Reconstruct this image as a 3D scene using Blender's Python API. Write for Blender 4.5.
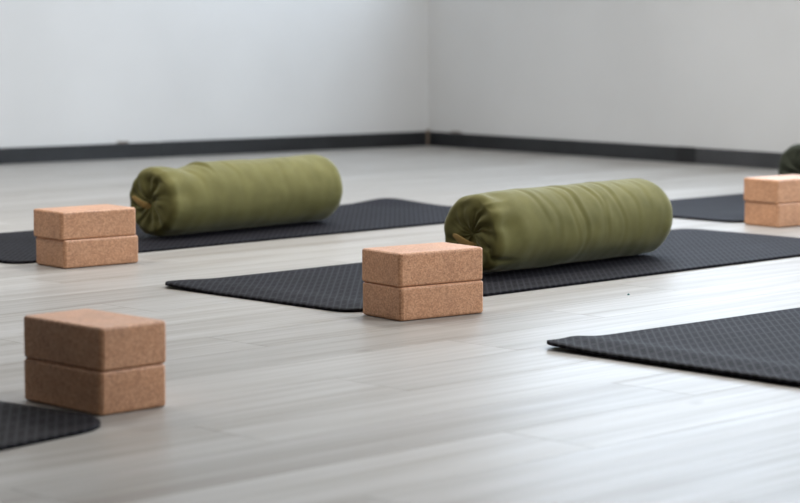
import bpy, bmesh, math, random
from mathutils import Vector, Matrix, noise
random.seed(4)
for o in list(bpy.data.objects): bpy.data.objects.remove(o)
C = bpy.context.scene.collection
S = bpy.context.scene
R = math.radians

# ---------------------------------------------------------------- camera
SURV = -35.97                       # the ground plan was surveyed along the view direction; turn it to the room's axes
cs, sn = math.cos(R(SURV)), math.sin(R(SURV))
def plan(x, y): return (x * cs - y * sn, x * sn + y * cs)
cam = bpy.data.cameras.new('camera'); co = bpy.data.objects.new('camera', cam); C.objects.link(co)
co.location = (0, 0, 0.6991)
co.rotation_euler = (R(90 - 6.06), 0, R(SURV))
cam.sensor_width = 36; cam.lens = 2285.8 / 800 * 36
cam.clip_start = 0.05; cam.clip_end = 100
cam.dof.use_dof = True; cam.dof.focus_distance = 5.25; cam.dof.aperture_fstop = 4.2
S.camera = co
# ---------------------------------------------------------------- world, exposure
w = bpy.data.worlds.new('sky'); S.world = w; w.use_nodes = True
w.node_tree.nodes['Background'].inputs[0].default_value = (0.80, 0.90, 1.0, 1)
w.node_tree.nodes['Background'].inputs[1].default_value = 1.0
S.view_settings.view_transform = 'Standard'; S.view_settings.look = 'None'
S.view_settings.gamma = 1; S.view_settings.exposure = 0.14; S.view_settings.use_curve_mapping = False
# ---------------------------------------------------------------- daylight in the window openings of the right-hand wall
X0, X1, Y0, Y1, ZC = -5.0, 7.016, -3.5, 9.42, 3.0
WIN = [(6.75, 8.95), (4.25, 6.45), (1.75, 3.95), (-0.75, 1.45)]
SILL, HEAD = 0.90, 2.60
WIN_POWER = 68
SWING = R(5.0)                      # the corner is a little wider than a right angle
PIV = Matrix.Translation((X1, Y1, 0)) @ Matrix.Rotation(SWING, 4, 'Z') @ Matrix.Translation((-X1, -Y1, 0))
for a, b in WIN:
    l = bpy.data.lights.new('window_daylight', 'AREA'); l.shape = 'RECTANGLE'
    l.size = HEAD - SILL; l.size_y = b - a; l.energy = WIN_POWER; l.color = (0.70, 0.835, 1.0)
    o = bpy.data.objects.new('window_daylight', l); C.objects.link(o)
    o.matrix_world = PIV @ Matrix.Translation((X1 + 0.26, (a + b) / 2, (SILL + HEAD) / 2)) @ Matrix.Rotation(R(90), 4, 'Y')

# ---------------------------------------------------------------- ceiling panels added out of view for top light; fittings built below
ADDED_PANELS = [(4.3, 2.2, 76), (4.6, 5.6, 76), (2.1, 6.8, 48)]
for x, y, pw in ADDED_PANELS:
    l = bpy.data.lights.new('added_panel_light', 'AREA'); l.shape = 'RECTANGLE'; l.size = 0.56; l.size_y = 1.16; l.energy = pw; l.color = (1.0, 0.975, 0.945)
    o = bpy.data.objects.new('added_panel_light', l); C.objects.link(o); o.location = (x, y, ZC - 0.052)

# ---------------------------------------------------------------- materials
def mat(name, col, rough=0.6, spec=0.5):
    m = bpy.data.materials.new(name); m.use_nodes = True
    b = m.node_tree.nodes['Principled BSDF']
    b.inputs['Base Color'].default_value = (*col, 1); b.inputs['Roughness'].default_value = rough
    b.inputs['Specular IOR Level'].default_value = spec
    return m, m.node_tree, b
def nd(t, kind, **kw):
    n = t.nodes.new(kind)
    for k, v in kw.items():
        if k in n.inputs: n.inputs[k].default_value = v
        else: setattr(n, k, v)
    return n
def ramp(t, stops):
    n = t.nodes.new('ShaderNodeValToRGB'); e = n.color_ramp.elements
    while len(e) < len(stops): e.new(0.5)
    for q, (p, c) in zip(e, stops): q.position = p; q.color = (*c, 1) if len(c) == 3 else c
    return n
def mixc(t, fac, a, b, mode='MIX'):
    n = t.nodes.new('ShaderNodeMix'); n.data_type = 'RGBA'; n.blend_type = mode
    for i, v in ((0, fac), (6, a), (7, b)):
        if hasattr(v, 'is_linked') or isinstance(v, bpy.types.NodeSocket): t.links.new(v, n.inputs[i])
        else: n.inputs[i].default_value = v if i == 0 else (*v, 1)
    return n.outputs[2]
def math_n(t, op, a, b=None, c=None):
    n = t.nodes.new('ShaderNodeMath'); n.operation = op
    for i, v in enumerate((a, b, c)):
        if v is None: continue
        if isinstance(v, bpy.types.NodeSocket): t.links.new(v, n.inputs[i])
        else: n.inputs[i].default_value = v
    return n.outputs[0]
def bump(t, b, h, strength, dist):
    n = nd(t, 'ShaderNodeBump'); n.inputs['Strength'].default_value = strength; n.inputs['Distance'].default_value = dist
    t.links.new(h, n.inputs['Height']); t.links.new(n.outputs[0], b.inputs['Normal'])

# white painted plaster
M_WALL, t, b = mat('white_plaster', (0.76, 0.755, 0.745), 0.75, 0.3)
g = nd(t, 'ShaderNodeNewGeometry'); n1 = nd(t, 'ShaderNodeTexNoise', Scale=1.6, Detail=3.0); t.links.new(g.outputs['Position'], n1.inputs['Vector'])
r_ = ramp(t, [(0.35, (0.655, 0.65, 0.64)), (0.65, (0.695, 0.69, 0.68))]); t.links.new(n1.outputs[0], r_.inputs[0]); t.links.new(r_.outputs[0], b.inputs['Base Color'])
n2 = nd(t, 'ShaderNodeTexNoise', Scale=60.0, Detail=3.0); t.links.new(g.outputs['Position'], n2.inputs['Vector']); bump(t, b, n2.outputs[0], 0.15, 0.003)
M_DARK = mat('greige_paint', (0.50, 0.48, 0.46), 0.9, 0.1)[0]
M_CEIL = mat('ceiling_paint', (0.80, 0.80, 0.79), 0.8, 0.2)[0]
# vinyl skirting
def vinyl(name, col, rough):
    m, t, b = mat(name, col, rough, 0.5)
    n = nd(t, 'ShaderNodeTexNoise', Scale=9.0, Detail=4.0); g = nd(t, 'ShaderNodeNewGeometry'); t.links.new(g.outputs['Position'], n.inputs['Vector'])
    r_ = ramp(t, [(0.3, tuple(0.8 * c for c in col)), (0.7, tuple(1.25 * c for c in col))]); t.links.new(n.outputs[0], r_.inputs[0]); t.links.new(r_.outputs[0], b.inputs['Base Color'])
    return m
M_BASE = vinyl('charcoal_vinyl', (0.018, 0.019, 0.021), 0.35)
M_BASE_D = vinyl('black_vinyl', (0.008, 0.008, 0.009), 0.5)
M_BASE_L = vinyl('grey_vinyl', (0.045, 0.045, 0.048), 0.4)
M_CAULK = mat('beige_filler', (0.20, 0.155, 0.12), 0.8, 0.2)[0]
M_FRAME = mat('white_window_frame', (0.75, 0.75, 0.75), 0.4)[0]
# window glass: mostly clear, a little reflection
M_GLASS = bpy.data.materials.new('window_glass'); M_GLASS.use_nodes = True
t = M_GLASS.node_tree; t.nodes.clear()
out = nd(t, 'ShaderNodeOutputMaterial'); mx = nd(t, 'ShaderNodeMixShader'); mx.inputs[0].default_value = 0.06
tr = nd(t, 'ShaderNodeBsdfTransparent'); gl = nd(t, 'ShaderNodeBsdfGlossy'); gl.inputs['Roughness'].default_value = 0.02
t.links.new(tr.outputs[0], mx.inputs[1]); t.links.new(gl.outputs[0], mx.inputs[2]); t.links.new(mx.outputs[0], out.inputs[0])

# pale limed oak laminate
PLANK_A = 8.6                        # plank direction against the room's x axis
M_FLOOR, t, b = mat('limed_oak_laminate', (0.5, 0.48, 0.45), 0.3, 0.24)
g = nd(t, 'ShaderNodeNewGeometry'); oi = nd(t, 'ShaderNodeObjectInfo')
mp = nd(t, 'ShaderNodeMapping'); mp.vector_type = 'TEXTURE'; mp.inputs['Rotation'].default_value = (0, 0, R(PLANK_A)); t.links.new(g.outputs['Position'], mp.inputs[0])
rnd = math_n(t, 'FRACT', math_n(t, 'ADD', oi.outputs['Random'], g.outputs['Random Per Island']))
cmb = nd(t, 'ShaderNodeCombineXYZ'); t.links.new(math_n(t, 'MULTIPLY', rnd, 37.0), cmb.inputs[0]); t.links.new(math_n(t, 'MULTIPLY', rnd, 91.0), cmb.inputs[1]); t.links.new(math_n(t, 'MULTIPLY', rnd, 13.0), cmb.inputs[2])
ad = nd(t, 'ShaderNodeVectorMath', operation='ADD'); t.links.new(mp.outputs[0], ad.inputs[0]); t.links.new(cmb.outputs[0], ad.inputs[1])
def streak(sx, sy, detail, dist=0.0):
    m2 = nd(t, 'ShaderNodeMapping'); m2.inputs['Scale'].default_value = (sx, sy, 1); t.links.new(ad.outputs[0], m2.inputs[0])
    n = nd(t, 'ShaderNodeTexNoise', Scale=1.0, Detail=detail, Distortion=dist); t.links.new(m2.outputs[0], n.inputs['Vector']); return n.outputs[0]
s1 = streak(0.9, 13, 4, 0.6); s2 = streak(2.2, 60, 5, 0.2); s3 = streak(5, 9, 2)
r1 = ramp(t, [(0.30, (0.295, 0.268, 0.238)), (0.47, (0.365, 0.347, 0.322)), (0.68, (0.412, 0.396, 0.374))]); t.links.new(s1, r1.inputs[0])
r2 = ramp(t, [(0.32, (0.88, 0.865, 0.845)), (0.6, (1.03, 1.03, 1.03))]); t.links.new(s2, r2.inputs[0])
c1 = mixc(t, 0.75, r1.outputs[0], r2.outputs[0], 'MULTIPLY')
r3 = ramp(t, [(0.19, (0.5, 0.45, 0.4)), (0.27, (1, 1, 1))]); t.links.new(s3, r3.inputs[0])
c2 = mixc(t, 0.6, c1, r3.outputs[0], 'MULTIPLY')
rv = ramp(t, [(0, (0.88, 0.87, 0.86)), (1, (1.06, 1.06, 1.06))]); t.links.new(rnd, rv.inputs[0])
t.links.new(mixc(t, 1.0, c2, rv.outputs[0], 'MULTIPLY'), b.inputs['Base Color'])
rr = ramp(t, [(0.3, (0.42,) * 3), (0.7, (0.34,) * 3)]); t.links.new(s2, rr.inputs[0]); t.links.new(rr.outputs[0], b.inputs['Roughness'])
bump(t, b, s2, 0.25, 0.0006)
M_SUB = mat('underlay', (0.06, 0.055, 0.05), 0.9)[0]

# cork
def cork(name, seed, tint=1.0):
    m, t, b = mat(name, (0.4, 0.22, 0.13), 0.40, 0.45)
    tc = nd(t, 'ShaderNodeTexCoord'); oi = nd(t, 'ShaderNodeObjectInfo')
    ad = nd(t, 'ShaderNodeVectorMath', operation='ADD'); t.links.new(tc.outputs['Object'], ad.inputs[0])
    cb = nd(t, 'ShaderNodeCombineXYZ'); t.links.new(math_n(t, 'MULTIPLY', oi.outputs['Random'], 7.0), cb.inputs[0]); t.links.new(cb.outputs[0], ad.inputs[1])
    def vor(sc):
        v = nd(t, 'ShaderNodeTexVoronoi', Scale=sc); t.links.new(ad.outputs[0], v.inputs['Vector'])
        h = nd(t, 'ShaderNodeSeparateColor'); t.links.new(v.outputs['Color'], h.inputs[0]); return h.outputs[0]
    v1 = vor(300.0); v2 = vor(560.0)
    mixv = math_n(t, 'MULTIPLY_ADD', v1, 0.6, math_n(t, 'MULTIPLY', v2, 0.4))
    r_ = ramp(t, [(0.06, (0.42, 0.20, 0.104)), (0.25, (0.545, 0.270, 0.142)), (0.55, (0.66, 0.345, 0.190)), (0.85, (0.77, 0.44, 0.265))]); t.links.new(mixv, r_.inputs[0])
    n = nd(t, 'ShaderNodeTexNoise', Scale=14.0, Detail=3.0); t.links.new(ad.outputs[0], n.inputs['Vector'])
    r2 = ramp(t, [(0.3, (0.90 * tint, 0.90 * tint, 0.90 * tint)), (0.7, (1.06 * tint, 1.05 * tint, 1.04 * tint))]); t.links.new(n.outputs[0], r2.inputs[0])
    t.links.new(mixc(t, 1.0, r_.outputs[0], r2.outputs[0], 'MULTIPLY'), b.inputs['Base Color'])
    bump(t, b, mixv, 0.35, 0.001)
    return m
M_CORK = cork('agglomerated_cork', 0, 0.93)

# foam mat with an embossed check
M_MAT, t, b = mat('black_foam', (0.030, 0.030, 0.036), 0.7, 0.15)
tc = nd(t, 'ShaderNodeTexCoord'); sp = nd(t, 'ShaderNodeSeparateXYZ'); t.links.new(tc.outputs['Object'], sp.inputs[0])
def tri(sock, per):   # 0 in a groove, 1 on top of a rib
    return math_n(t, 'PINGPONG', math_n(t, 'MULTIPLY', sock, 2.0 / per), 1.0)
PER = 0.016
d1 = math_n(t, 'SUBTRACT', sp.outputs[0], sp.outputs[1]); d2 = math_n(t, 'ADD', sp.outputs[0], sp.outputs[1])
l1 = math_n(t, 'POWER', tri(d1, PER * 1.414), 2.2); l2 = math_n(t, 'POWER', tri(d2, PER * 1.414), 2.2); l3 = math_n(t, 'POWER', tri(sp.outputs[1], 0.055), 3.0)
hgt = math_n(t, 'MAXIMUM', math_n(t, 'MAXIMUM', l1, math_n(t, 'MULTIPLY', l2, .8)), math_n(t, 'MULTIPLY', l3, .7))
r_ = ramp(t, [(0.10, (0.003, 0.0027, 0.004)), (0.95, (0.0135, 0.0122, 0.0175))]); t.links.new(hgt, r_.inputs[0])
nz = nd(t, 'ShaderNodeTexNoise', Scale=7.0, Detail=4.0); t.links.new(tc.outputs['Object'], nz.inputs['Vector'])
r2 = ramp(t, [(0.3, (0.8, 0.8, 0.8)), (0.7, (1.25, 1.25, 1.25))]); t.links.new(nz.outputs[0], r2.inputs[0])
t.links.new(mixc(t, 1.0, r_.outputs[0], r2.outputs[0], 'MULTIPLY'), b.inputs['Base Color'])
rs = ramp(t, [(0.1, (0.055,) * 3), (1.0, (0.18,) * 3)]); t.links.new(hgt, rs.inputs[0]); t.links.new(rs.outputs[0], b.inputs['Specular IOR Level'])
bump(t, b, hgt, 0.3, 0.0006)

# olive cotton twill
M_OLIVE, t, b = mat('olive_cotton', (0.150, 0.160, 0.055), 0.8, 0.25)
b.inputs['Sheen Weight'].default_value = 0.4; b.inputs['Sheen Roughness'].default_value = 0.35
b.inputs['Sheen Tint'].default_value = (0.85, 0.82, 0.66, 1)
tc = nd(t, 'ShaderNodeTexCoord')
n = nd(t, 'ShaderNodeTexNoise', Scale=18.0, Detail=4.0); t.links.new(tc.outputs['Object'], n.inputs['Vector'])
r_ = ramp(t, [(0.3, (0.122, 0.113, 0.034)), (0.7, (0.160, 0.146, 0.047))]); t.links.new(n.outputs[0], r_.inputs[0]); t.links.new(r_.outputs[0], b.inputs['Base Color'])
n = nd(t, 'ShaderNodeTexNoise', Scale=900.0, Detail=2.0); t.links.new(tc.outputs['Object'], n.inputs['Vector']); bump(t, b, n.outputs[0], 0.3, 0.0006)
M_MOSS, t, b = mat('dark_moss_cotton', (0.040, 0.044, 0.030), 0.85, 0.2)
tc = nd(t, 'ShaderNodeTexCoord'); n = nd(t, 'ShaderNodeTexNoise', Scale=900.0, Detail=2.0); t.links.new(tc.outputs['Object'], n.inputs['Vector']); bump(t, b, n.outputs[0], 0.3, 0.0006)
M_TAN, t, b = mat('tan_webbing', (0.40, 0.255, 0.085), 0.7, 0.3)
tc = nd(t, 'ShaderNodeTexCoord'); n = nd(t, 'ShaderNodeTexNoise', Scale=250.0, Detail=2.0); t.links.new(tc.outputs['Object'], n.inputs['Vector']); bump(t, b, n.outputs[0], 0.4, 0.0008)
M_SPECK = mat('teal_plastic', (0.02, 0.16, 0.15), 0.5)[0]

# ---------------------------------------------------------------- helpers
def obj(name, verts, faces, m, parent=None, smooth=False):
    me = bpy.data.meshes.new(name); me.from_pydata(verts, [], faces); me.update()
    if m: me.materials.append(m)
    if smooth:
        for p in me.polygons: p.use_smooth = True
    o = bpy.data.objects.new(name, me); C.objects.link(o)
    if parent: o.parent = parent
    return o
def boxes(name, lst, m, parent=None):
    V, F = [], []
    for (x0, x1, y0, y1, z0, z1) in lst:
        k = len(V)
        V += [(x0, y0, z0), (x1, y0, z0), (x1, y1, z0), (x0, y1, z0), (x0, y0, z1), (x1, y0, z1), (x1, y1, z1), (x0, y1, z1)]
        F += [tuple(k + i for i in f) for f in ((0, 3, 2, 1), (4, 5, 6, 7), (0, 1, 5, 4), (1, 2, 6, 5), (2, 3, 7, 6), (3, 0, 4, 7))]
    return obj(name, V, F, m, parent)
def struct(o, label, cat): o['kind'] = 'structure'; o['label'] = label; o['category'] = cat; return o
def tag(o, label, cat, group=None):
    o['label'] = label; o['category'] = cat
    if group: o['group'] = group
    return o
def empty(name, loc, rz=0):
    o = bpy.data.objects.new(name, None); C.objects.link(o); o.location = loc; o.rotation_euler = (0, 0, rz); o.empty_display_size = 0.1; return o

# ---------------------------------------------------------------- room shell
T = 0.3
XE = X1 + 1.5                        # floor, ceiling and back wall reach to the end of the swung wall
def swing(o):
    o.matrix_basis = PIV @ Matrix.Translation(o.location); return o
struct(boxes('wall_left', [(X0, X1, Y1, Y1 + T, -0.05, ZC)], M_WALL), 'white plaster wall running left from the room corner', 'wall')
lst = [(X1, X1 + T, Y0 + .05, Y1 + T, -0.05, SILL), (X1, X1 + T, Y0 + .05, Y1 + T, HEAD, ZC)]
ys = sorted([Y0 + .05, Y1 + T] + [v for ab in WIN for v in ab])
for i in range(0, len(ys), 2): lst.append((X1, X1 + T, ys[i], ys[i + 1], SILL, HEAD))
struct(swing(boxes('wall_right', lst, M_WALL)), 'white plaster wall with windows running right from the room corner', 'wall')
struct(boxes('wall_back', [(X0 - T, XE, Y0 - T, Y0, -0.05, ZC)], M_DARK), 'greige wall behind the camera', 'wall')
struct(boxes('wall_far_left', [(X0 - T, X0, Y0, Y1 + T, -0.05, ZC)], M_DARK), 'greige side wall opposite the windows', 'wall')
struct(boxes('ceiling', [(X0 - T, XE, Y0 - T, Y1 + T, ZC, ZC + 0.2)], M_CEIL), 'plain white ceiling', 'ceiling')
for i, (a, b_) in enumerate(WIN):
    e = swing(empty('window_%d' % (i + 1), (X1 + 0.13, (a + b_) / 2, SILL))); struct(e, 'white framed window in the right wall', 'window')
    hw, hh, f = (b_ - a) / 2, HEAD - SILL, 0.05
    boxes('frame', [(-.03, .03, -hw, hw, 0, f), (-.03, .03, -hw, hw, hh - f, hh), (-.03, .03, -hw, -hw + f, f, hh - f), (-.03, .03, hw - f, hw, f, hh - f), (-.03, .03, -f / 2, f / 2, f, hh - f)], M_FRAME, e)
    for s in (-1, 1):
        y0, y1 = sorted((s * f / 2, s * (hw - f)))
        boxes('pane', [(-.003, .003, y0, y1, f, hh - f)], M_GLASS, e)
    boxes('sill', [(-.20, -.03, -hw, hw, 0, 0.02)], M_FRAME, e)

for x, y, pw in ADDED_PANELS:  # unseen fittings that go with the added top light
    e = empty('added_ceiling_light', (x, y, ZC)); tag(e, 'flat white ceiling light panel, added unseen for top light, above ' + {(4.3, 2.2): 'the bare floor', (4.6, 5.6): 'the wrinkled bolster mat', (2.1, 6.8): 'the dented bolster mat'}[(x, y)], 'ceiling light', 'added ceiling light panels')
    boxes('frame', [(-.3, -.285, -.6, .6, -.05, -.001), (.285, .3, -.6, .6, -.05, -.001), (-.285, .285, -.6, -.585, -.05, -.001), (-.285, .285, .585, .6, -.05, -.001)], M_FRAME, e)
    boxes('diffuser', [(-.285, .285, -.585, .585, -.045, -.035)], M_FRAME, e)

# skirting strips: black vinyl, pieces butted together, a gap with filler in the corner
BH, BT = 0.073, 0.012
def strip(x0, x1, y0, y1, m, parent, h=BH):
    r = 0.004
    V = [(x0, y0, 0.0), (x1, y0, 0.0), (x1, y1, 0.0), (x0, y1, 0.0)]
    o = boxes('strip', [(x0, x1, y0, y1, 0.0005, h)], m, parent)
    bm = bmesh.new(); bm.from_mesh(o.data); bmesh.ops.bevel(bm, geom=[e for e in bm.edges if all(v.co.z > h - 1e-4 for v in e.verts)], offset=r, segments=2, affect='EDGES'); bm.to_mesh(o.data); bm.free()
    return o
bl = empty('baseboard_left', ((X0 + X1) / 2, Y1, 0)); struct(bl, 'charcoal vinyl skirting along the left white wall', 'baseboard')
ox = (X0 + X1) / 2
xs = [X0 + 0.01, -0.6, 2.43, 5.43, X1 - 0.020]
for i in range(4): strip(xs[i] - ox + 0.001, xs[i + 1] - ox - 0.001, -BT, -0.0005, M_BASE, bl, BH + (0.0, 0.002, 0.0, 0.001)[i])
obj_c = boxes('filler_blob', [(5.2 - ox, 5.26 - ox, -0.006, -0.0005, BH + 0.002, BH + 0.009)], M_CAULK, bl)
boxes('cable_clip', [(3.18 - ox, 3.195 - ox, -0.012, -0.0005, BH + 0.003, BH + 0.018)], M_BASE_L, bl)
br = swing(empty('baseboard_right', (X1, (Y0 + Y1) / 2, 0))); struct(br, 'charcoal vinyl skirting along the right white wall', 'baseboard')
oy = (Y0 + Y1) / 2
for (a, b_, m, hh) in ((7.705, Y1 - 0.020, M_BASE, BH), (7.585, 7.703, M_BASE_D, BH + 0.001), (4.6, 7.583, M_BASE_L, BH), (1.6, 4.598, M_BASE_L, BH), (Y0 + .1, 1.598, M_BASE_L, BH)):
    strip(-BT, -0.0005, a - oy, b_ - oy, m, br, hh)
boxes('filler_blob', [(-0.006, -0.0005, 9.17 - oy, 9.24 - oy, BH + 0.002, BH + 0.009)], M_CAULK, br)
cf = obj('trim_1', [(X1 - .017, Y1 - .001, .0005), (X1 - .001, Y1 - .017, .0005), (X1 - .001, Y1 - .001, .0005), (X1 - .017, Y1 - .001, BH + .01), (X1 - .001, Y1 - .017, BH + .01), (X1 - .001, Y1 - .001, BH + .01)],
         [(0, 2, 1), (3, 4, 5), (0, 1, 4, 3), (1, 2, 5, 4), (2, 0, 3, 5)], M_CAULK)
struct(cf, 'beige filler in the gap between the skirtings at the room corner', 'filler')

# ---------------------------------------------------------------- floor of single planks
PT = 0.012
fl = struct(boxes('floor', [(X0 - T, XE, Y0 - T, Y1 + T, -PT - 0.1, -PT - 0.0005)], M_SUB), 'pale grey limed oak laminate floor', 'floor')
PW, PL, GAP, CH = 0.20, 1.36, 0.0003, 0.0006
ca, sa = math.cos(R(PLANK_A)), math.sin(R(PLANK_A))
def clip(poly):
    tn = math.tan(SWING)
    for side in (lambda p: p[0] - X0, lambda p: X1 + (Y1 - p[1]) * tn - p[0], lambda p: p[1] - Y0, lambda p: Y1 - p[1]):
        out = []
        for i in range(len(poly)):
            p, q = poly[i - 1], poly[i]; dp, dq = side(p), side(q)
            if (dp >= 0) != (dq >= 0):
                k = dp / (dp - dq); out.append((p[0] + (q[0] - p[0]) * k, p[1] + (q[1] - p[1]) * k))
            if dq >= 0: out.append(q)
        poly = out
        if not poly: return []
    return poly
hx, hy = PL / 2 - GAP, PW / 2 - GAP
PV = [(s * (hx - e), u * (hy - e), z) for z, e in ((-PT, 0), (-CH, 0), (0, CH)) for s, u in ((-1, -1), (1, -1), (1, 1), (-1, 1))]
PF = [(3, 2, 1, 0), (8, 9, 10, 11)] + [(k + i, k + (i + 1) % 4, k + 4 + (i + 1) % 4, k + 4 + i) for k in (0, 4) for i in range(4)]
plank_me = bpy.data.meshes.new('plank'); plank_me.from_pydata(PV, [], PF); plank_me.materials.append(M_FLOOR)
fwd = Vector((-sn, cs)); rgt = Vector((cs, sn))
V, F = [], []; cnt = 0
for j in range(-50, 75):
    off = ((j * 0.377) % 1.0) * PL
    for i in range(-10, 14):
        px, py = i * PL + off, j * PW + 0.05
        cx, cy = px * ca - py * sa, px * sa + py * ca
        quad = [(cx + s * hx * ca - u * hy * sa, cy + s * hx * sa + u * hy * ca) for s, u in ((-1, -1), (1, -1), (1, 1), (-1, 1))]
        pol = clip(quad)
        if len(pol) < 3: continue
        seen = False
        for q in pol + [(cx, cy)] + [((pol[k][0] + pol[k - 1][0]) / 2, (pol[k][1] + pol[k - 1][1]) / 2) for k in range(len(pol))]:
            d = Vector(q).dot(fwd); s = Vector(q).dot(rgt)
            if d > 3.05 and abs(s) < 0.178 * d + 0.02: seen = True
        whole = len(pol) == 4 and all(abs(p[0] - q[0]) + abs(p[1] - q[1]) < 1e-6 for p, q in zip(sorted(pol), sorted(quad)))
        if seen and cnt < 295:
            cnt += 1
            if whole:
                o = bpy.data.objects.new('plank', plank_me); C.objects.link(o); o.location = (cx, cy, 0); o.rotation_euler = (0, 0, R(PLANK_A)); o.parent = fl
            else:
                n = len(pol); obj('plank', [(*p, -PT) for p in pol] + [(*p, 0) for p in pol], [tuple(range(n))[::-1], tuple(range(n, 2 * n))] + [(k, (k + 1) % n, n + (k + 1) % n, n + k) for k in range(n)], M_FLOOR, fl)
        else:
            n = len(pol); k0 = len(V); V += [(*p, -PT) for p in pol] + [(*p, 0) for p in pol]
            F += [tuple(k0 + k for k in range(n))[::-1], tuple(k0 + k for k in range(n, 2 * n))] + [(k0 + k, k0 + (k + 1) % n, k0 + n + (k + 1) % n, k0 + n + k) for k in range(n)]
print('planks in view', cnt)
rest = obj('planks', V, F, M_FLOOR, fl); rest['kind'] = 'stuff'

# ---------------------------------------------------------------- mats
def smooth(x): x = max(0.0, min(1.0, x)); return x * x * (3 - 2 * x)
def yoga_mat(ang, u0, u1, v0, v1, label, lift=lambda x, y, L, W: 0.0, th=0.0065, rc=0.055):
    """ang / u / v: the mat's own axes on the survey plan; the origin is its left near corner"""
    L, W = u1 - u0, v1 - v0
    a = R(ang); x, y = plan(u0 * math.cos(a) - v0 * math.sin(a), u0 * math.sin(a) + v0 * math.cos(a))
    vs = [rc * q for q in (0, .04, .1, .2, .32, .46, .62, .8, 1)]; vs = vs + [rc + (W - 2 * rc) * k / 26 for k in range(1, 26)] + [W - q for q in reversed(vs)]
    NU = 84
    V, F = [], []
    def row(v, zoff, inset):
        d = min(v, W - v); ins = 0.0
        if d < rc: ins = rc - math.sqrt(max(0, rc * rc - (rc - d) ** 2))
        vv = min(max(v, inset), W - inset)
        for k in range(NU + 1):
            u = ins + inset + (L - 2 * ins - 2 * inset) * k / NU
            wob = 0.0005 * noise.noise((u * 3 + u0, vv * 3 + v0, 0)) + .0005
            V.append((u, vv, 0.0004 + wob + max(0, lift(u, vv, L, W)) + zoff))
    nv = len(vs); n1 = NU + 1
    for v in vs: row(v, th, 0.0016)
    for v in vs: row(v, th - 0.0016, 0)
    for v in vs: row(v, 0, 0)
    A = lambda k, i, j: k * nv * n1 + j * n1 + i
    for j in range(nv - 1):
        for i in range(NU):
            F.append((A(0, i, j), A(0, i + 1, j), A(0, i + 1, j + 1), A(0, i, j + 1)))
            F.append((A(2, i, j + 1), A(2, i + 1, j + 1), A(2, i + 1, j), A(2, i, j)))
    ring = [(i, 0) for i in range(NU)] + [(NU, j) for j in range(nv - 1)] + [(i, nv - 1) for i in range(NU, 0, -1)] + [(0, j) for j in range(nv - 1, 0, -1)]
    used = set()
    for q in range(len(ring)):
        p, r = ring[q], ring[(q + 1) % len(ring)]
        F.append((A(1, *p), A(1, *r), A(0, *r), A(0, *p))); F.append((A(2, *p), A(2, *r), A(1, *r), A(1, *p)))
    o = obj('yoga_mat', V, F, M_MAT, None, True)
    bm = bmesh.new(); bm.from_mesh(o.data); bmesh.ops.delete(bm, geom=[v for v in bm.verts if not v.link_faces], context='VERTS'); bmesh.ops.recalc_face_normals(bm, faces=bm.faces); bm.to_mesh(o.data); bm.free()
    o.location = (x, y, 0); o.rotation_euler = (0, 0, a + R(SURV))
    return tag(o, label, 'yoga mat', 'black yoga mats laid out on the floor')
def ridge(d, c, wd, h): return h * math.exp(-((d - c) / wd) ** 2)
yoga_mat(44.3, 3.565, 5.70, 3.82, 4.535, 'black checked foam yoga mat under the wrinkled olive bolster',
         lambda x, y, L, W: 0.006 * smooth(1 - x / .12) * smooth((y - W + .25) / .25) + ridge(x, .10, .05, .003))
yoga_mat(45.0, 3.66, 5.81, 5.155, 5.875, 'black foam yoga mat nearest the left white wall under a dented olive bolster',
         lambda x, y, L, W: 0.012 * smooth((x - L + .22) / .22) * smooth((y - W + .3) / .3))
yoga_mat(42.6, 3.378, 5.52, 2.525, 3.2587, 'bare black foam yoga mat with a wavy curled end and nothing on it',
         lambda x, y, L, W: 0.004 * smooth(1 - x / .07) + ridge(x, .11, .055, .008) + 0.006 * smooth(1 - x / .1) * smooth((y - W + .2) / .2))
yoga_mat(53.0, 0.64, 2.772, 2.66, 3.39, 'pitch black yoga mat whose corner touches the turned cork block stack', rc=0.12)
yoga_mat(43.0, 5.885, 8.03, 4.695, 5.40, 'bluish black yoga mat under the bolster by the right wall skirting',
         lambda x, y, L, W: 0.016 * smooth((x - .02) / .25) * smooth(1 - x / .8) * smooth(1 - y / .3))

# ---------------------------------------------------------------- cork blocks
BL, BW, BHT = 0.2420, 0.1510, 0.0766
def block_mesh():
    bm = bmesh.new(); bmesh.ops.create_cube(bm, size=1, matrix=Matrix.Translation((0, 0, BHT / 2)) @ Matrix.Diagonal((BL, BW, BHT, 1)))
    bmesh.ops.bevel(bm, geom=[e for e in bm.edges if abs(e.verts[0].co.z - e.verts[1].co.z) > .01], offset=0.0075, segments=2, profile=0.4, affect='EDGES')
    bmesh.ops.bevel(bm, geom=[e for e in bm.edges if len(e.link_faces) == 2 and abs(e.verts[0].co.z - e.verts[1].co.z) < .001 and (abs(e.link_faces[0].normal.z) > .9) != (abs(e.link_faces[1].normal.z) > .9)], offset=0.0060, segments=3, profile=0.5, affect='EDGES')
    me = bpy.data.meshes.new('cork_block'); bm.to_mesh(me); bm.free(); me.materials.append(M_CORK)
    return me
block_me = block_mesh()
def block(fx, fy, ang, longright, z, label, dx=0, dy=0, drot=0):
    """fx, fy: the block's front corner on the plan; ang: direction of the edge that leaves it to the right"""
    a = R(ang); lr, ll = (BL, BW) if longright else (BW, BL)
    cx = fx + math.cos(a) * lr / 2 - math.sin(a) * ll / 2 + dx; cy = fy + math.sin(a) * lr / 2 + math.cos(a) * ll / 2 + dy
    o = bpy.data.objects.new('cork_block', block_me); C.objects.link(o)
    o.location = (*plan(cx, cy), z); o.rotation_euler = (0, 0, a + R(SURV) + (0 if longright else R(90)) + R(drot))
    return tag(o, label, 'yoga block', 'cork yoga blocks stacked in pairs')
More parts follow.
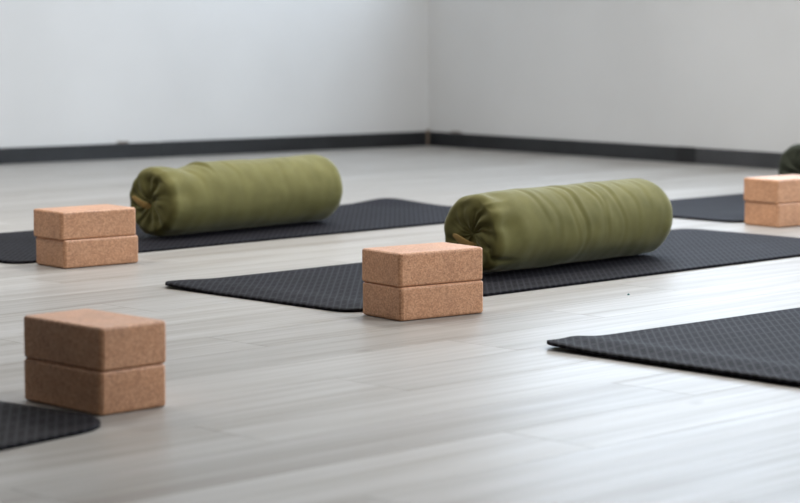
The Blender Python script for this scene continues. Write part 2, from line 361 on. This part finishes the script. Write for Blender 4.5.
def stack(fx, fy, ang, lr, where, up=(0, 0, 0), sc=1.0):
    lo = block(fx, fy, ang, lr, 0.0008, 'lower cork yoga block of the pair ' + where)
    hi = block(fx, fy, ang, lr, 0.0008 + BHT + 0.0004, 'upper cork yoga block of the pair ' + where, *up)
    lo.scale = hi.scale = (sc, sc, 1)
stack(0.0021, 5.0850, 37.1, 1, 'beside the wrinkled bolster', (-0.0015, 0.0, -.3))
stack(-0.9051, 6.1287, 40.3, 1, 'in front of the dented bolster', (-0.006, 0.0, -.6))
stack(-0.5140, 3.8800, 44.0, 0, 'touching the pitch black mat', (0.001, 0, .5), 0.965)
stack(1.2102, 7.2926, 37.6, 1, 'before the bolster by the right wall', (-0.004, 0, 0))

# ---------------------------------------------------------------- bolsters
def wrap(d): return (d + math.pi) % (2 * math.pi) - math.pi
def bolster(cx, cy, ang, L, Rad, label, seed, creases, dents, z0=0.0085, tab=(0, 0), cloth=None):
    cloth = cloth or M_OLIVE
    rnd = random.Random(seed)
    root = empty('bolster', (*plan(cx, cy), z0), R(ang + SURV))
    tag(root, label, 'bolster', 'green bolsters lying on the mats')
    NP = 176
    pleats = [(2 * math.pi * (k + rnd.uniform(-.35, .35)) / 13, rnd.uniform(.08, .22), rnd.uniform(.15, 1.0)) for k in range(13)]
    def pleat(ph, end):       # sharp little valleys running to the gather in the middle of the end
        v = 0
        for a, wd, amp in pleats: v = max(v, amp * math.exp(-(wrap(ph - a - end) / wd) ** 2))
        return v
    # profile: (axial, radius) from the middle of the left end to the middle of the right end; the left end is flatter
    def end_prof(rr):
        p = [(0, (Rad - rr) * (0.05 + 0.95 * k / 16)) for k in range(17)]
        for k in range(1, 13): q = k / 12 * math.pi / 2; p.append((rr * (1 - math.cos(q)), Rad - rr + rr * math.sin(q)))
        return p
    rl, rt = 0.024, 0.050
    left = [(-L / 2 + a, r, 1, a) for a, r in end_prof(rl)]; right = [(L / 2 - a, r, 1, a) for a, r in reversed(end_prof(rt))]
    nb = 110; body = [(-L / 2 + rl + (L - rl - rt) * k / nb, Rad, 0, 0) for k in range(1, nb)]
    rows = left + body + right
    V = []
    for (x, r, isend, a) in rows:
        s = -1 if x < 0 else 1; e = L / 2 - abs(x)
        for j in range(NP):
            ph = 2 * math.pi * j / NP                     # 0 = towards the far side, pi/2 = up
            xx, rad = x, r
            pl = pleat(ph + (.45 * (1 - min(1, r / Rad)) if isend else 0) + .12 * noise.noise((r * 40, math.cos(ph) + seed, math.sin(ph))), 0 if s < 0 else 1.7)
            wr = smooth(1 - e / 0.10) * (1 if s < 0 else .25)   # pleats fade along the tube, tighter cloth at the far end
            q = r / Rad
            if isend:
                dome = (0.012 if s < 0 else .02) * (1 - q) - 0.018 * math.exp(-(q / .25) ** 2)   # puffed end, pulled in at the gather
                xx += s * (dome - 0.011 * pl * math.sin(min(1, q * 1.15) * math.pi) ** .7 + 0.004 * noise.noise((math.cos(ph) * 2, math.sin(ph) * 2, q * 3 + seed)))
            rad -= (0.007 * pl + .002) * wr * smooth((q - .5) / .4)
            # slack cloth: slow lumps plus folds running round the tube
            if q > .6:
                r0 = rad
                rad += 0.0035 * noise.noise((x * 7, math.cos(ph) * 1.3 + seed, math.sin(ph) * 1.3)) + 0.0012 * noise.noise((x * 30, math.cos(ph) * 2 + seed, math.sin(ph) * 2))
                for (xc, pc, pw, wd, dep, sl) in creases:
                    dep *= .62; wd *= .8
                    f = math.exp(-(wrap(ph - pc) / pw) ** 2)
                    dd = (x - xc - sl * wrap(ph - pc) - 0.004 * math.sin(5 * ph + xc * 40)) / wd
                    rad += f * dep * (-math.exp(-dd * dd) + 0.55 * math.exp(-(dd - 1.7) ** 2))
                for (xc, pc, sx, sp, dep) in dents:
                    rad -= dep * math.exp(-((x - xc) / sx) ** 2 - (wrap(ph - pc) / sp) ** 2)
                rad = r0 + (rad - r0) * smooth((q - .6) / .4)
            y, z = rad * math.cos(ph), Rad + rad * math.sin(ph)
            # its own weight flattens the underside
            zf = 0.0; flat = 0.012
            z -= 0.004 * (1 - q) * 0
            if z < flat:
                z = flat * math.exp((z - flat) / flat) * .55 + flat * .45 - flat * .45 * (1 if z < -1 else min(1, max(0, (flat - z) / flat)))
                z = max(z, 0.0)
            V.append((xx, y, z))
    def part(name, i0, i1, m):
        vv = V[i0 * NP:(i1 + 1) * NP]; n = i1 - i0
        ff = [(i * NP + j, i * NP + (j + 1) % NP, (i + 1) * NP + (j + 1) % NP, (i + 1) * NP + j) for i in range(n) for j in range(NP)]
        if i0 == 0: ff.append(tuple(range(NP))[::-1])
        if i1 == len(rows) - 1: ff.append(tuple(n * NP + j for j in range(NP)))
        o = obj(name, vv, ff, m, root, True)
        bm = bmesh.new(); bm.from_mesh(o.data); bmesh.ops.recalc_face_normals(bm, faces=bm.faces); bm.to_mesh(o.data); bm.free()
        return o
    ne = 20
    N = len(rows) - 1
    part('cover', ne, N - ne, cloth); part('gathered_end', 0, ne, cloth); part('gathered_end', N - ne, N, cloth)
    # tan webbing tab sewn into the gather of the left end, lying over the pleats
    if tab is None: return root
    h = -L / 2
    path = [(h + .008, -.018, Rad - .030), (h - .010, -.007, Rad - .027), (h - .018, .008, Rad - .020), (h - .017, .024, Rad - .012), (h - .015, .038, Rad - .006), (h - .013, .050, Rad - .003)]
    wid = [.008, .010, .011, .010, .008, .004]
    VV, FF = [], []
    for k, (p, wq) in enumerate(zip(path, wid)):
        p = Vector(p) + Vector((0, tab[0], tab[1]))
        for dz, dx in ((-wq, 0), (wq, 0), (wq, .003), (-wq, .003)): VV.append((p.x - dx, p.y - dz * .25, p.z + dz))
        if k:
            for q in range(4): FF.append(((k - 1) * 4 + q, (k - 1) * 4 + (q + 1) % 4, k * 4 + (q + 1) % 4, k * 4 + q))
    FF += [(3, 2, 1, 0), tuple(len(VV) - 4 + q for q in range(4))]
    tb = obj('tab', VV, FF, M_TAN, root, True); tb['label'] = 'tan webbing tab at the gathered end'
    md = tb.modifiers.new('round', 'SUBSURF'); md.levels = 2; md.render_levels = 2
    return root
H = math.pi
# creases: (axial position, angle round the tube, angular reach, width, depth, slant); front of the tube is angle pi, top pi/2
bolster(0.446, 6.190, 47.0, 0.770, 0.108, 'long olive cotton bolster with many wrinkles on the checked mat', 3,
        [(-.05, 2.2, 1.3, .010, .0055, .012), (-.085, 2.6, .8, .008, .003, .02), (.035, 2.0, 1.0, .009, .0045, .01), (.06, 2.8, .7, .008, .003, 0), (.115, 2.2, 1.1, .010, .004, .015),
         (.19, 2.4, .9, .010, .002, .01), (-.16, 2.5, .8, .012, .002, .02), (-.21, 2.2, .7, .010, .0025, .03), (.26, 2.0, .8, .012, .002, 0)],
        [(-.345, 2.9, .035, .30, .012), (-.33, 1.9, .03, .2, .006)])
bolster(-0.502, 7.189, 48.6, 0.770, 0.109, 'dented olive cotton bolster on the mat by the left wall', 11,
        [(-.20, 1.65, .45, .010, .012, .02), (-.26, 2.2, .7, .012, .003, .02), (-.10, 2.1, .7, .012, .002, .01), (.1, 2.2, .8, .014, .0015, 0)],
        [(-.265, 1.6, .05, .8, .016), (-.33, 2.9, .035, .3, .008)], tab=(0.016, 0.016))
bolster(1.728, 8.545, 43.6, 0.785, 0.104, 'dark moss green bolster by the right wall behind a cork block pair', 23,
        [(-.1, 2.1, .8, .012, .002, .01)], [], tab=None, cloth=M_MOSS)

# a crumb of teal plastic on the boards
bm = bmesh.new(); bmesh.ops.create_icosphere(bm, subdivisions=2, radius=0.0032)
for v in bm.verts: v.co *= 1 + .3 * noise.noise(v.co * 400); v.co.z *= .6
me = bpy.data.meshes.new('crumb'); bm.to_mesh(me); bm.free(); me.materials.append(M_SPECK)
o = bpy.data.objects.new('crumb', me); C.objects.link(o); o.location = (*plan(0.561, 5.57), 0.0021)
tag(o, 'tiny teal crumb lying alone on the pale floor', 'crumb')
